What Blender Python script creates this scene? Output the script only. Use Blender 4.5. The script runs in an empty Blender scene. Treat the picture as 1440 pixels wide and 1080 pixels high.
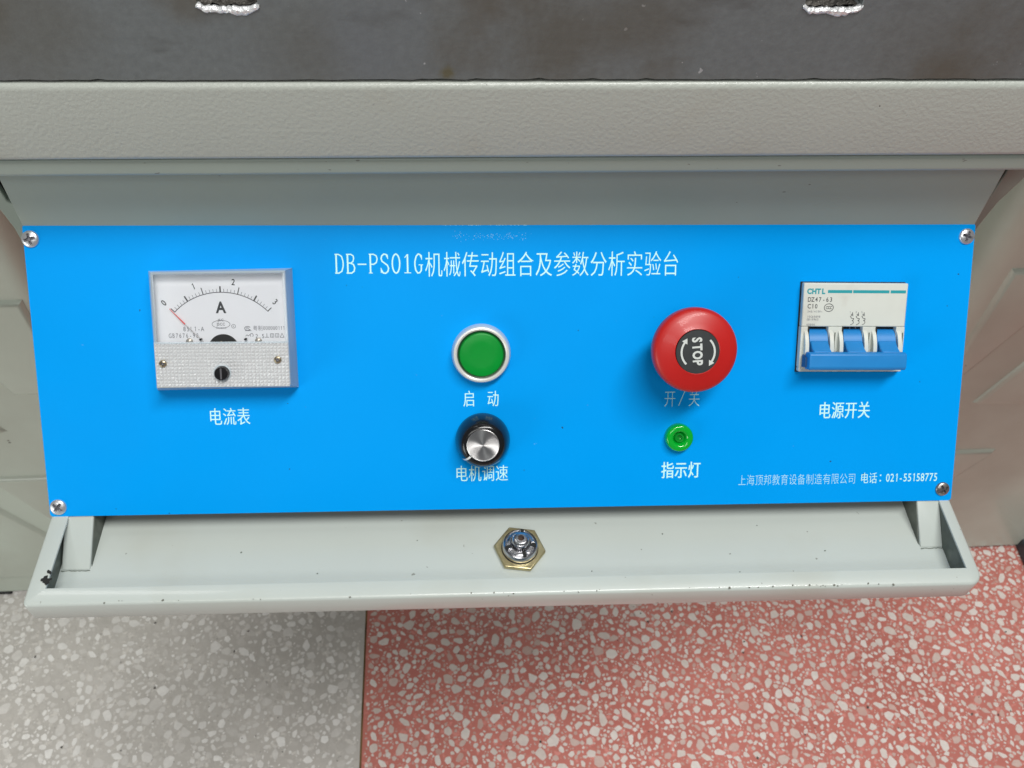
import bpy, math, random
from mathutils import Matrix, Vector
R_ = math.radians
sc = bpy.context.scene

# ------------------------------------------------------------ camera, world, lamps, exposure
cam = bpy.data.cameras.new('camera')
cam.lens, cam.sensor_width, cam.clip_start, cam.clip_end = 31.25, 36.0, 0.01, 50
co = bpy.data.objects.new('camera', cam); sc.collection.objects.link(co)
co.matrix_world = Matrix(((0.9985538939, 0.0108286837, -0.0526579580, -0.02406),
                          (-0.0419451896, 0.7696016739, -0.6371450891, -0.24580),
                          (0.0336262099, 0.6384324577, 0.7689429595, 0.39834), (0, 0, 0, 1)))
sc.camera = co
cam.dof.use_dof = True; cam.dof.focus_distance = .39; cam.dof.aperture_fstop = 30
w = bpy.data.worlds.new('World'); sc.world = w; w.use_nodes = True
bgn = w.node_tree.nodes['Background']
bgn.inputs[0].default_value = (0.93, 0.97, 1.0, 1); bgn.inputs[1].default_value = 0.125


def lamp(name, loc, aim, sx, sy, power, col=(1, 0.985, 0.95)):
    l = bpy.data.lights.new(name, 'AREA'); l.shape = 'RECTANGLE'; l.size, l.size_y = sx, sy
    l.energy = power; l.color = col
    o = bpy.data.objects.new(name, l); sc.collection.objects.link(o); o.location = loc
    o.rotation_euler = (Vector(aim) - Vector(loc)).to_track_quat('-Z', 'Y').to_euler()


lamp('ceiling_lamp', (0.55, -0.78, 3.2), (0, 0, 0), 2.2, 0.5, 103)
lamp('ceiling_lamp', (-0.6, -2.2, 2.4), (0, 0, -.2), 1.8, 0.5, 15)
lamp('left_fill_light', (-2.1, -1.5, -0.05), (-.4, 0.3, -.3), 1.2, 0.9, 14, (.96, 1, .97))  # unseen fill added to brighten the left cabinet wall
lamp('ceiling_lamp', (-1.5, 0.9, 2.5), (0, 0.1, 0), 0.3, 1.4, 10)
sc.view_settings.view_transform = 'Standard'; sc.view_settings.look = 'None'
sc.view_settings.exposure = 0.0; sc.view_settings.gamma = 1.0
sc.cycles.max_bounces = 10; sc.cycles.transparent_max_bounces = 16

PA = 0.870780                                     # slope of the control panel
UP = Vector((0, math.cos(PA), math.sin(PA)))


# ------------------------------------------------------------ materials
def mat(name, col, rough=.5, metal=0, bump=None, var=0, vscale=20, spec=.5, coat=0, **kw):
    m = bpy.data.materials.new(name); m.use_nodes = True
    nt = m.node_tree; b = nt.nodes['Principled BSDF']
    b.inputs['Base Color'].default_value = (*col, 1)
    b.inputs['Roughness'].default_value = rough; b.inputs['Metallic'].default_value = metal
    b.inputs['Specular IOR Level'].default_value = spec
    b.inputs['Coat Weight'].default_value = coat; b.inputs['Coat Roughness'].default_value = .08
    for k, v in kw.items(): b.inputs[k.replace('_', ' ')].default_value = v
    tc = nt.nodes.new('ShaderNodeTexCoord')
    if var:
        n = nt.nodes.new('ShaderNodeTexNoise'); n.inputs['Scale'].default_value = vscale
        n.inputs['Detail'].default_value = 5; n.inputs['Roughness'].default_value = .62
        nt.links.new(tc.outputs['Object'], n.inputs['Vector'])
        r = nt.nodes.new('ShaderNodeMapRange'); r.inputs[1].default_value = .3; r.inputs[2].default_value = .7
        r.inputs[3].default_value = 1 - var; r.inputs[4].default_value = 1 + var
        nt.links.new(n.outputs['Fac'], r.inputs[0])
        mx = nt.nodes.new('ShaderNodeVectorMath'); mx.operation = 'SCALE'
        mx.inputs[0].default_value = col; nt.links.new(r.outputs[0], mx.inputs['Scale'])
        nt.links.new(mx.outputs[0], b.inputs['Base Color'])
    if bump:
        sc_, st, dist = bump
        n = nt.nodes.new('ShaderNodeTexNoise'); n.inputs['Scale'].default_value = sc_
        n.inputs['Detail'].default_value = 3
        nt.links.new(tc.outputs['Object'], n.inputs['Vector'])
        bp = nt.nodes.new('ShaderNodeBump'); bp.inputs['Strength'].default_value = st
        bp.inputs['Distance'].default_value = dist
        nt.links.new(n.outputs['Fac'], bp.inputs['Height']); nt.links.new(bp.outputs[0], b.inputs['Normal'])
    return m


def spots(m, col, scale, lo, hi, seed=0., amount=1., stretch=(1, 1, 1), thresh_detail=6):
    """mix a second colour into the base colour where a noise passes a threshold (stains, chips, dust)"""
    nt = m.node_tree; b = nt.nodes['Principled BSDF']
    tc = next(n for n in nt.nodes if n.type == 'TEX_COORD')
    mp = nt.nodes.new('ShaderNodeMapping'); mp.inputs['Location'].default_value = (seed, seed * .7, -seed)
    mp.inputs['Scale'].default_value = stretch
    nt.links.new(tc.outputs['Object'], mp.inputs[0])
    n = nt.nodes.new('ShaderNodeTexNoise'); n.inputs['Scale'].default_value = scale
    n.inputs['Detail'].default_value = thresh_detail; nt.links.new(mp.outputs[0], n.inputs['Vector'])
    r = nt.nodes.new('ShaderNodeMapRange'); r.inputs[1].default_value = lo; r.inputs[2].default_value = hi
    r.inputs[4].default_value = amount
    nt.links.new(n.outputs['Fac'], r.inputs[0])
    mx = nt.nodes.new('ShaderNodeMix'); mx.data_type = 'RGBA'
    if b.inputs['Base Color'].links: nt.links.new(b.inputs['Base Color'].links[0].from_socket, mx.inputs[6])
    else: mx.inputs[6].default_value = b.inputs['Base Color'].default_value
    mx.inputs[7].default_value = (*col, 1)
    nt.links.new(r.outputs[0], mx.inputs[0]); nt.links.new(mx.outputs[2], b.inputs['Base Color'])
    return m


PAINT = (.51, .56, .53)
M = {}
M['paint'] = mat('smooth_pale_paint', PAINT, .32, bump=(160, .05, .001), var=.02, vscale=8, coat=.25)
spots(M['paint'], (.20, .21, .18), 260, .745, .76, 3.1, .8, thresh_detail=2)
spots(M['paint'], (.42, .43, .36), 14, .55, .75, 8, .35)
M['paint_tex'] = mat('wrinkled_pale_paint', (.43, .46, .42), .40, bump=(540, .40, .0008), var=.03, vscale=6, coat=.15)
spots(M['paint_tex'], (.34, .29, .20), 9, .60, .78, 5, .5)
spots(M['paint_tex'], (.12, .12, .11), 200, .785, .80, 1.4, .8, thresh_detail=2)
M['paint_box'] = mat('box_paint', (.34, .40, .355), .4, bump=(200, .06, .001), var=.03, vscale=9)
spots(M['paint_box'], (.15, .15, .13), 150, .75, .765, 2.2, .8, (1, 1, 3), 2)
M['paint_wall'] = mat('cabinet_paint', (.575, .64, .555), .27, bump=(90, .12, .0012), var=.035, vscale=3, coat=.15)
spots(M['paint_wall'], (.10, .09, .07), 60, .775, .79, 1.7, .8, (1, 1, 1), 2)
spots(M['paint_wall'], (.30, .25, .20), 3.5, .50, .75, 12, .5)
M['iron'] = mat('ground_iron', (.155, .172, .175), .46, .0, spec=.35, bump=(420, .30, .0005), var=.10, vscale=260)
spots(M['iron'], (.095, .08, .055), 17, .50, .68, 4.4, .75)
spots(M['iron'], (.15, .165, .185), 11, .52, .75, 9.1, .6)
spots(M['iron'], (.07, .07, .065), 40, .62, .76, 2.7, .5, (.5, 1, 1.6), 8)
spots(M['iron'], (.45, .46, .47), 210, .735, .75, 6.1, .7, (1, 1, 1), 3)


def stain(m, c, r, col, amount):
    nt = m.node_tree; b = nt.nodes['Principled BSDF']; tc = next(n for n in nt.nodes if n.type == 'TEX_COORD')
    no = nt.nodes.new('ShaderNodeTexNoise'); no.inputs['Scale'].default_value = .8 / r; no.inputs['Detail'].default_value = 8
    no.inputs['Roughness'].default_value = .7
    sub = nt.nodes.new('ShaderNodeVectorMath'); sub.operation = 'DISTANCE'; sub.inputs[1].default_value = c
    nt.links.new(tc.outputs['Object'], no.inputs['Vector']); nt.links.new(tc.outputs['Object'], sub.inputs[0])
    ad = nt.nodes.new('ShaderNodeMath'); ad.operation = 'MULTIPLY_ADD'; ad.inputs[1].default_value = r * 1.6
    nt.links.new(no.outputs['Fac'], ad.inputs[0]); nt.links.new(sub.outputs['Value'], ad.inputs[2])
    mr = nt.nodes.new('ShaderNodeMapRange'); mr.inputs[1].default_value = r * 2.0; mr.inputs[2].default_value = r * 1.1; mr.inputs[4].default_value = amount
    nt.links.new(ad.outputs[0], mr.inputs[0])
    mx = nt.nodes.new('ShaderNodeMix'); mx.data_type = 'RGBA'; mx.inputs[7].default_value = (*col, 1)
    nt.links.new(b.inputs['Base Color'].links[0].from_socket, mx.inputs[6]); nt.links.new(mr.outputs[0], mx.inputs[0])
    nt.links.new(mx.outputs[2], b.inputs['Base Color'])


for c_, r_, a_ in (((.014, 0, .017), .024, .8), ((.048, 0, .022), .022, .7), ((-.030, 0, .003), .0035, 1), ((-.19, 0, .02), .03, .5), ((-.085, 0, .012), .02, .4), ((.17, 0, .010), .03, .35)):
    stain(M['iron'], c_, r_, (.095, .085, .062) if r_ > .01 else (.11, .095, .04), a_ * .75)
M['raw'] = mat('chipped_bright_iron', (.80, .82, .83), .3, .35, bump=(500, .9, .001), var=.25, vscale=300)
M['slot'] = mat('rough_slot_iron', (.10, .095, .085), .6, .5, bump=(350, 1, .002), var=.5, vscale=260)
M['blue'] = mat('blue_panel_film', (.0, .34, .91), .38, spec=.07, bump=(25, .03, .001), var=.025, vscale=5)
spots(M['blue'], (.02, .05, .12), 260, .80, .805, 7.7, .9, (1, 1, 1), 1)
_nt = M['blue'].node_tree; _n = _nt.nodes.new('ShaderNodeTexNoise'); _n.inputs['Scale'].default_value = 9; _n.inputs['Detail'].default_value = 8
_r = _nt.nodes.new('ShaderNodeMapRange'); _r.inputs[1].default_value = .3; _r.inputs[2].default_value = .7; _r.inputs[3].default_value = .26; _r.inputs[4].default_value = .52
_nt.links.new(next(n for n in _nt.nodes if n.type == 'TEX_COORD').outputs['Object'], _n.inputs['Vector'])
_nt.links.new(_n.outputs['Fac'], _r.inputs[0]); _nt.links.new(_r.outputs[0], _nt.nodes['Principled BSDF'].inputs['Roughness'])
spots(M['blue'], (.12, .40, .85), 300, .775, .79, 2.2, .6, (1, 1, 1), 2)
spots(M['blue'], (.0, .29, .80), 6, .52, .75, 5.1, .45)
M['edge'] = mat('plate_edge', (.02, .14, .36), .5)
M['ink'] = mat('white_silkscreen', (.60, .98, .96), .6)
M['ink_dull'] = mat('worn_silkscreen', (.46, .84, .96), .6)
M['zinc'] = mat('zinc_plate', (.70, .71, .74), .30, .75, var=.12, vscale=500, bump=(700, .2, .0004))
M['dirty_zinc'] = mat('tarnished_zinc', (.38, .35, .33), .3, .85, var=.35, vscale=400)
M['recess'] = mat('screw_recess', (.16, .16, .18), .35, .6)  # darkened zinc: the shade inside the cross is put into the colour
M['chrome'] = mat('chrome', (.52, .52, .54), .24, 1, bump=(500, .25, .0006), var=.15, vscale=300)
M['brass'] = mat('yellow_zinc_plate', (.50, .43, .24), .33, .85, bump=(300, .25, .0006), var=.22, vscale=160)
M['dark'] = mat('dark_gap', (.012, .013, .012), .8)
M['inside'] = mat('dark_mottled_paint', (.115, .135, .115), .6, var=.3, vscale=70, bump=(200, .3, .001))
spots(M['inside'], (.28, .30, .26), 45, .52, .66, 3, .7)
M['rubber'] = mat('black_rubber', (.015, .015, .015), .6)
M['satin'] = mat('satin_ring', (.74, .74, .72), .32, .25, bump=(300, .1, .0004))
M['green'] = mat('green_cap', (.0, .27, .03), .34, spec=.25, var=.08, vscale=60, Transmission_Weight=.0)
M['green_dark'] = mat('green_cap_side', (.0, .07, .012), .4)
M['black'] = mat('glossy_black_plastic', (.008, .008, .009), .20, spec=.4, coat=.25)
M['red'] = mat('red_plastic', (.50, .012, .010), .40, coat=.10, var=.05, vscale=30)
M['legend'] = mat('legend_disc', (.035, .040, .042), .4, var=.12, vscale=200)
M['legend_ink'] = mat('legend_ink', (.62, .66, .64), .5)
M['lamp'] = mat('green_lens', (.0, .56, .04), .10, coat=.8, Transmission_Weight=.30, IOR=1.45)
M['lamp_core'] = mat('green_lens_core', (.0, .24, .02), .15, coat=.8)
M['abs'] = mat('white_breaker_plastic', (.66, .69, .64), .42, var=.03, vscale=40)
spots(M['abs'], (.52, .48, .42), 70, .55, .75, 2.9, .5)
M['toggle'] = mat('blue_toggle_plastic', (.015, .23, .60), .40, var=.05, vscale=60)
M['teal'] = mat('teal_ink', (.015, .33, .38), .5)
M['print'] = mat('black_ink', (.05, .055, .06), .6)
M['print_soft'] = mat('grey_ink', (.20, .21, .24), .6)
M['red_ink'] = mat('red_needle', (.85, .13, .13), .4)
M['dial'] = mat('white_dial', (.91, .93, .97), .5)
M['ribbed'] = mat('prismatic_clear_cover', (.80, .82, .84), .24, .38, coat=.3)
M['tin'] = mat('screw_brass', (.42, .36, .25), .35, .85, var=.3, vscale=900)
M['divider'] = mat('brass_strip', (.20, .125, .055), .45, .5, var=.6, vscale=30)

# spun aluminium: radial brushing gives the star-like highlight
m = mat('spun_aluminium', (.80, .79, .79), .30, 1, Anisotropic=.95); M['alu'] = m
tg = m.node_tree.nodes.new('ShaderNodeTangent'); tg.direction_type = 'RADIAL'; tg.axis = 'Z'
m.node_tree.links.new(tg.outputs[0], m.node_tree.nodes['Principled BSDF'].inputs['Tangent'])

# clear acrylic: thin-walled, tinted transmission plus fresnel gloss
m = bpy.data.materials.new('clear_acrylic'); m.use_nodes = True; nt = m.node_tree; nt.nodes.clear()
o_ = nt.nodes.new('ShaderNodeOutputMaterial'); mx = nt.nodes.new('ShaderNodeMixShader')
tr = nt.nodes.new('ShaderNodeBsdfTransparent'); tr.inputs[0].default_value = (1, 1, 1, 1)
gl = nt.nodes.new('ShaderNodeBsdfGlossy'); gl.inputs['Roughness'].default_value = .06
fr = nt.nodes.new('ShaderNodeFresnel'); fr.inputs[0].default_value = 1.49
nt.links.new(fr.outputs[0], mx.inputs[0]); nt.links.new(tr.outputs[0], mx.inputs[1])
nt.links.new(gl.outputs[0], mx.inputs[2]); nt.links.new(mx.outputs[0], o_.inputs[0]); M['acrylic'] = m
m = m.copy(); m.name = 'acrylic_edge'; M['acrylic_edge'] = m
nt = m.node_tree; df = nt.nodes.new('ShaderNodeBsdfDiffuse'); df.inputs[0].default_value = (.80, .92, 1, 1)
m2 = nt.nodes.new('ShaderNodeMixShader'); m2.inputs[0].default_value = .42
old = next(n for n in nt.nodes if n.type == 'OUTPUT_MATERIAL').inputs[0].links[0].from_socket
nt.links.new(old, m2.inputs[1]); nt.links.new(df.outputs[0], m2.inputs[2])
nt.links.new(m2.outputs[0], next(n for n in nt.nodes if n.type == 'OUTPUT_MATERIAL').inputs[0])


def terrazzo(name, base, dark):
    m = mat(name, base, .30, bump=(40, .05, .001), var=.09, vscale=14, coat=.12)
    spots(m, dark, 7, .45, .72, 3.3, .65)
    spots(m, tuple(min(1, c * 1.25 + .10) for c in base), 130, .57, .66, 1.1, .55, thresh_detail=3)
    spots(m, (.10, .09, .08), 160, .71, .76, 9.9, .8, thresh_detail=3)
    return m


M['terr_grey'] = terrazzo('grey_terrazzo_cement', (.60, .57, .535), (.49, .465, .435))
M['terr_red'] = terrazzo('red_terrazzo_cement', (.62, .215, .18), (.50, .155, .125))


def chip_mat(name, a, b, c):
    m = mat(name, a, .26, coat=.15); nt = m.node_tree; bs = nt.nodes['Principled BSDF']
    at = nt.nodes.new('ShaderNodeAttribute'); at.attribute_name = 'shade'
    cr = nt.nodes.new('ShaderNodeValToRGB'); e = cr.color_ramp.elements
    e[0].position = 0; e[0].color = (*c, 1); e[1].position = 1; e[1].color = (*a, 1)
    k = e.new(.35); k.color = (*b, 1)
    tc = next(n for n in nt.nodes if n.type == 'TEX_COORD')
    n = nt.nodes.new('ShaderNodeTexNoise'); n.inputs['Scale'].default_value = 190
    nt.links.new(tc.outputs['Object'], n.inputs['Vector'])
    r = nt.nodes.new('ShaderNodeMapRange'); r.inputs[3].default_value = .86; r.inputs[4].default_value = 1.12
    nt.links.new(n.outputs['Fac'], r.inputs[0])
    s = nt.nodes.new('ShaderNodeVectorMath'); s.operation = 'SCALE'
    nt.links.new(at.outputs['Fac'], cr.inputs[0]); nt.links.new(cr.outputs[0], s.inputs[0])
    nt.links.new(r.outputs[0], s.inputs['Scale']); nt.links.new(s.outputs[0], bs.inputs['Base Color'])
    return m


M['chip_g'] = chip_mat('pale_marble_chip', (.92, .90, .88), (.68, .65, .62), (.57, .54, .505))
M['chip_r'] = chip_mat('pink_tinged_marble_chip', (.86, .79, .75), (.74, .64, .59), (.64, .38, .33))


# ------------------------------------------------------------ object helpers
def obj(name, verts, faces, m, parent=None, bevel=0, seg=2, smooth=None, loc=None, rot=None, mats=None, mi=None):
    me = bpy.data.meshes.new(name); me.from_pydata([tuple(v) for v in verts], [], faces); me.update()
    for mm in (mats or [m]): me.materials.append(mm)
    if mi: me.polygons.foreach_set('material_index', mi)
    if smooth is not None:
        me.polygons.foreach_set('use_smooth', [True] * len(me.polygons)); me.set_sharp_from_angle(angle=R_(smooth))
    o = bpy.data.objects.new(name, me); sc.collection.objects.link(o)
    if parent: o.parent = parent
    if loc: o.location = loc
    if rot: o.rotation_euler = rot
    if bevel:
        b = o.modifiers.new('bevel', 'BEVEL'); b.width = bevel; b.segments = seg; b.limit_method = 'ANGLE'
        b.angle_limit = R_(32); b.harden_normals = False
        me.polygons.foreach_set('use_smooth', [True] * len(me.polygons)); me.set_sharp_from_angle(angle=R_(50))
    return o


def tag(o, label, cat=None, group=None, kind=None):
    o['label'] = label
    if cat: o['category'] = cat
    if group: o['group'] = group
    if kind: o['kind'] = kind
    return o


def empty(name, loc=(0, 0, 0), mtx=None):
    o = bpy.data.objects.new(name, None); sc.collection.objects.link(o); o.empty_display_size = .02
    if mtx is not None: o.matrix_world = mtx
    else: o.location = loc
    return o


def panel_empty(name, u=0, v=0, rz=0):
    """an Empty standing on the panel face at (u, v) mm, its z axis along the panel's normal"""
    p = UP * (v / 1000) + Vector((u / 1000, 0, 0))
    return empty(name, mtx=Matrix.Translation(p) @ Matrix.Rotation(PA, 4, 'X') @ Matrix.Rotation(rz, 4, 'Z'))


def box(x0, x1, y0, y1, z0, z1):
    v = [(x, y, z) for z in (z0, z1) for y in (y0, y1) for x in (x0, x1)]
    return v, [(0, 2, 3, 1), (4, 5, 7, 6), (0, 1, 5, 4), (2, 6, 7, 3), (0, 4, 6, 2), (1, 3, 7, 5)]


def join(*parts):
    V, F = [], []
    for v, f in parts:
        k = len(V); V += list(v); F += [tuple(i + k for i in q) for q in f]
    return V, F


def prism(poly, a, b, axis='x'):
    """extrude a closed 2-D outline along an axis from a to b; axis x: outline is (y, z); y: (x, z); z: (x, y)"""
    def P(p, t): return {'x': (t, p[0], p[1]), 'y': (p[0], t, p[1]), 'z': (p[0], p[1], t)}[axis]
    ar = sum(poly[i][0] * poly[(i + 1) % len(poly)][1] - poly[(i + 1) % len(poly)][0] * poly[i][1] for i in range(len(poly)))
    if (ar < 0) != (axis == 'y'): poly = poly[::-1]
    if a > b: a, b = b, a
    n = len(poly); V = [P(p, a) for p in poly] + [P(p, b) for p in poly]
    F = [tuple(range(n))[::-1], tuple(range(n, 2 * n))] + [(i, (i + 1) % n, n + (i + 1) % n, n + i) for i in range(n)]
    return V, F


def lathe(prof, n=48, c=(0, 0), close=True):
    """profile of (r, z) from the outside bottom to the centre top"""
    V, F, rings = [], [], []
    for r, z in prof:
        if r < 1e-7: rings.append([len(V)]); V.append((c[0], c[1], z))
        else:
            rings.append(list(range(len(V), len(V) + n)))
            V += [(c[0] + r * math.cos(2 * math.pi * i / n), c[1] + r * math.sin(2 * math.pi * i / n), z) for i in range(n)]
    for a, b in zip(rings, rings[1:]):
        for i in range(n):
            j = (i + 1) % n
            if len(a) == n and len(b) == n: F.append((a[i], a[j], b[j], b[i]))
            elif len(b) == 1 and len(a) == n: F.append((a[i], a[j], b[0]))
            elif len(a) == 1 and len(b) == n: F.append((a[0], b[j], b[i]))
    return V, F


def arc(cx, cy, r, a0, a1, n):
    return [(cx + r * math.cos(R_(a0 + (a1 - a0) * i / n)), cy + r * math.sin(R_(a0 + (a1 - a0) * i / n))) for i in range(n + 1)]


def mm(prof): return [(a / 1000, b / 1000) for a, b in prof]


# ------------------------------------------------------------ printing: all in mm on a local plane, ink 0.06 mm proud
class Ink:
    def __init__(s, z=.06): s.V, s.F, s.z, s.k = [], [], z, 0

    def add(s, vs, fs):
        k = len(s.V); z = s.z + (s.k % 9) * .004; s.k += 1
        s.V += [(x / 1000, y / 1000, z / 1000) for x, y in vs]; s.F += [tuple(i + k for i in f) for f in fs]

    def poly(s, pts): s.add(pts, [tuple(range(len(pts)))])

    def line(s, pts, wd, closed=False):
        n = len(pts); L = []
        for i, p in enumerate(pts):
            a = pts[(i - 1) % n] if (i or closed) else p
            b = pts[(i + 1) % n] if (i < n - 1 or closed) else p
            d0 = Vector((p[0] - a[0], p[1] - a[1])); d1 = Vector((b[0] - p[0], b[1] - p[1]))
            if d0.length < 1e-9: d0 = d1
            if d1.length < 1e-9: d1 = d0
            d0.normalize(); d1.normalize(); t = d0 + d1
            if t.length < .2: t = d1
            t.normalize(); nn = Vector((-t.y, t.x)); kk = max(.5, abs(nn.dot(Vector((-d1.y, d1.x)))))
            L += [(p[0] + nn.x * wd / 2 / kk, p[1] + nn.y * wd / 2 / kk), (p[0] - nn.x * wd / 2 / kk, p[1] - nn.y * wd / 2 / kk)]
        q = n if closed else n - 1
        s.add(L, [(2 * i + 1, 2 * ((i + 1) % n) + 1, 2 * ((i + 1) % n), 2 * i) for i in range(q)])

    def glyph(s, ch, x, y, w_, h_, off=0., rot=0., dx=0.):
        """one character, its em box w_ wide and h_ tall with the baseline at (x, y)"""
        me = glyph_mesh(ch, off)
        c, sn = math.cos(rot), math.sin(rot)
        for k in ((-dx, dx) if dx else (0,)):
            s.add([(x + (a * w_ + k) * c - b * h_ * sn, y + (a * w_ + k) * sn + b * h_ * c) for a, b in me[0]], me[1])

    def text(s, t, x, y, w_, h_, pitch=None, off=0., rot=0., centre=False, dx=0.):
        adv = [(pitch if pitch else glyph_mesh(ch, off)[2] * w_) for ch in t]
        if centre:
            x -= math.cos(rot) * sum(adv) / 2; y -= math.sin(rot) * sum(adv) / 2
        for ch, a in zip(t, adv):
            sh = max(0, (pitch - (glyph_mesh(ch, off)[2] - .0) * w_) / 2) if pitch else 0
            if ch != ' ': s.glyph(ch, x + sh * math.cos(rot), y + sh * math.sin(rot), w_, h_, off, rot, dx)
            x += a * math.cos(rot); y += a * math.sin(rot)

    def build(s, m, parent, name='lettering'): return obj(name, s.V, s.F, m, parent)


_gl = {}


def glyph_mesh(ch, off):
    if (ch, off) in _gl: return _gl[ch, off]
    if ch == ' ': _gl[ch, off] = ([], [], .3); return _gl[ch, off]
    if ch == '1':
        k = .045 + off; V = [(.22 - k, 0), (.22 + k, 0), (.22 + k, .70), (.22 - k * .6, .70), (.06, .58), (.06, .50), (.22 - k, .60)]
        _gl[ch, off] = (V, [tuple(range(7))], .38); return _gl[ch, off]
    c = bpy.data.curves.new('g', 'FONT'); c.body = ch; c.size = 1; c.offset = off; c.resolution_u = 3
    o = bpy.data.objects.new('g', c); sc.collection.objects.link(o)
    bpy.context.view_layer.update()
    me = bpy.data.meshes.new_from_object(o.evaluated_get(bpy.context.evaluated_depsgraph_get()))
    V = [(v.co.x, v.co.y) for v in me.vertices]; F = [tuple(p.vertices) for p in me.polygons]
    bpy.data.objects.remove(o); bpy.data.curves.remove(c); bpy.data.meshes.remove(me)
    r = (V, F, (max([v[0] for v in V] or [.3]) + .07)); _gl[ch, off] = r
    return r


def cjk(ink, t, uc, vc, pitch, h_, off=-.008, dx=.06, wf=.98):
    """row of Han characters centred on (uc, vc); a space keeps half a cell"""
    adv = [pitch * (.9 if c == ' ' else 1) for c in t]; x = uc - sum(adv) / 2
    for c, a in zip(t, adv):
        if c != ' ': ink.glyph(c, x + pitch * (1 - wf) / 2, vc - h_ * .38, pitch * wf, h_, off, dx=dx)
        x += a


def slab_latin(ink, t, x, y, wc, w_, h_):
    """narrow slab-serif capitals drawn as pen strokes: thick stems, thin bars"""
    K, T = .80, .42
    def S(pts, wd): ink.line([(x + (wc - w_) / 2 + a * w_, y + b * h_) for a, b in pts], wd)
    for ch in t:
        if ch == 'D':
            S([(.16, .02), (.16, .98)], K); S([(0, .98), (.45, .98), (.78, .88), (.93, .65), (.95, .5), (.93, .35), (.78, .12), (.45, .02), (0, .02)], .62)
        elif ch == 'B':
            S([(.16, .02), (.16, .98)], K); S([(0, .98), (.55, .98), (.82, .90), (.86, .76), (.78, .62), (.55, .54), (.2, .53)], .60)
            S([(.5, .53), (.82, .46), (.95, .30), (.88, .12), (.6, .02), (0, .02)], .66)
        elif ch == '-': S([(0, .47), (1, .47)], .62)
        elif ch == 'P':
            S([(.16, .02), (.16, .98)], K); S([(0, .98), (.55, .98), (.85, .90), (.95, .74), (.85, .56), (.55, .47), (.2, .47)], .62); S([(-.04, .02), (.40, .02)], T)
        elif ch == 'S':
            S([(.86, .74), (.84, .96)], T)
            S([(.84, .82), (.68, .97), (.42, .99), (.18, .90), (.10, .76), (.2, .62), (.5, .52), (.80, .42), (.94, .26), (.86, .10), (.58, .0), (.30, .02), (.10, .18)], .68)
            S([(.08, .02), (.08, .28)], T)
        elif ch == '0':
            ink.line([(x + wc / 2 + w_ * .43 * math.cos(R_(q)), y + h_ * .5 + h_ * .49 * math.sin(R_(q))) for q in range(0, 360, 18)], .70, True)
        elif ch == '1':
            S([(.53, .02), (.53, .98)], K); S([(.20, .80), (.48, .95)], T); S([(.14, .02), (.92, .02)], T)
        elif ch == 'G':
            S([(.86, .70), (.84, .94)], T)
            S([(.84, .80), (.68, .96), (.48, .99), (.24, .88), (.08, .62), (.07, .4), (.16, .16), (.38, .01), (.60, .02), (.80, .14), (.82, .42)], .68)
            S([(.50, .43), (1.0, .43)], T)
        x += wc


# ============================================================ FLOOR
FZ = -.75
v, f = box(-4, 4, -3, 4, FZ - .06, FZ - .004)
floor = obj('floor', v, f, M['terr_grey']); tag(floor, 'terrazzo floor with pale marble chips, half grey and half red', kind='structure')
# joint between the two slabs runs from (-.158,.095) to (-.163,.299)
jx = lambda y: -.158 - (y - .095) * .0245
v, f = prism([(-4, -3), (jx(-3) - .0013, -3), (jx(4) - .0013, 4), (-4, 4)], FZ - .004, FZ, 'z')
t = obj('terrazzo_tile', v, f, M['terr_grey'], floor); t['label'] = 'grey terrazzo slab with white chips'
v, f = prism([(jx(-3) + .0013, -3), (4, -3), (4, 4), (jx(4) + .0013, 4)], FZ - .004, FZ, 'z')
t = obj('terrazzo_tile', v, f, M['terr_red'], floor); t['label'] = 'red terrazzo slab with white chips'
v, f = prism([(jx(-3) - .0012, -3), (jx(-3) + .0012, -3), (jx(4) + .0012, 4), (jx(4) - .0012, 4)], FZ - .004, FZ - .0002, 'z')
obj('divider_strip', v, f, M['divider'], floor)

rnd = random.Random(11)


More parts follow.
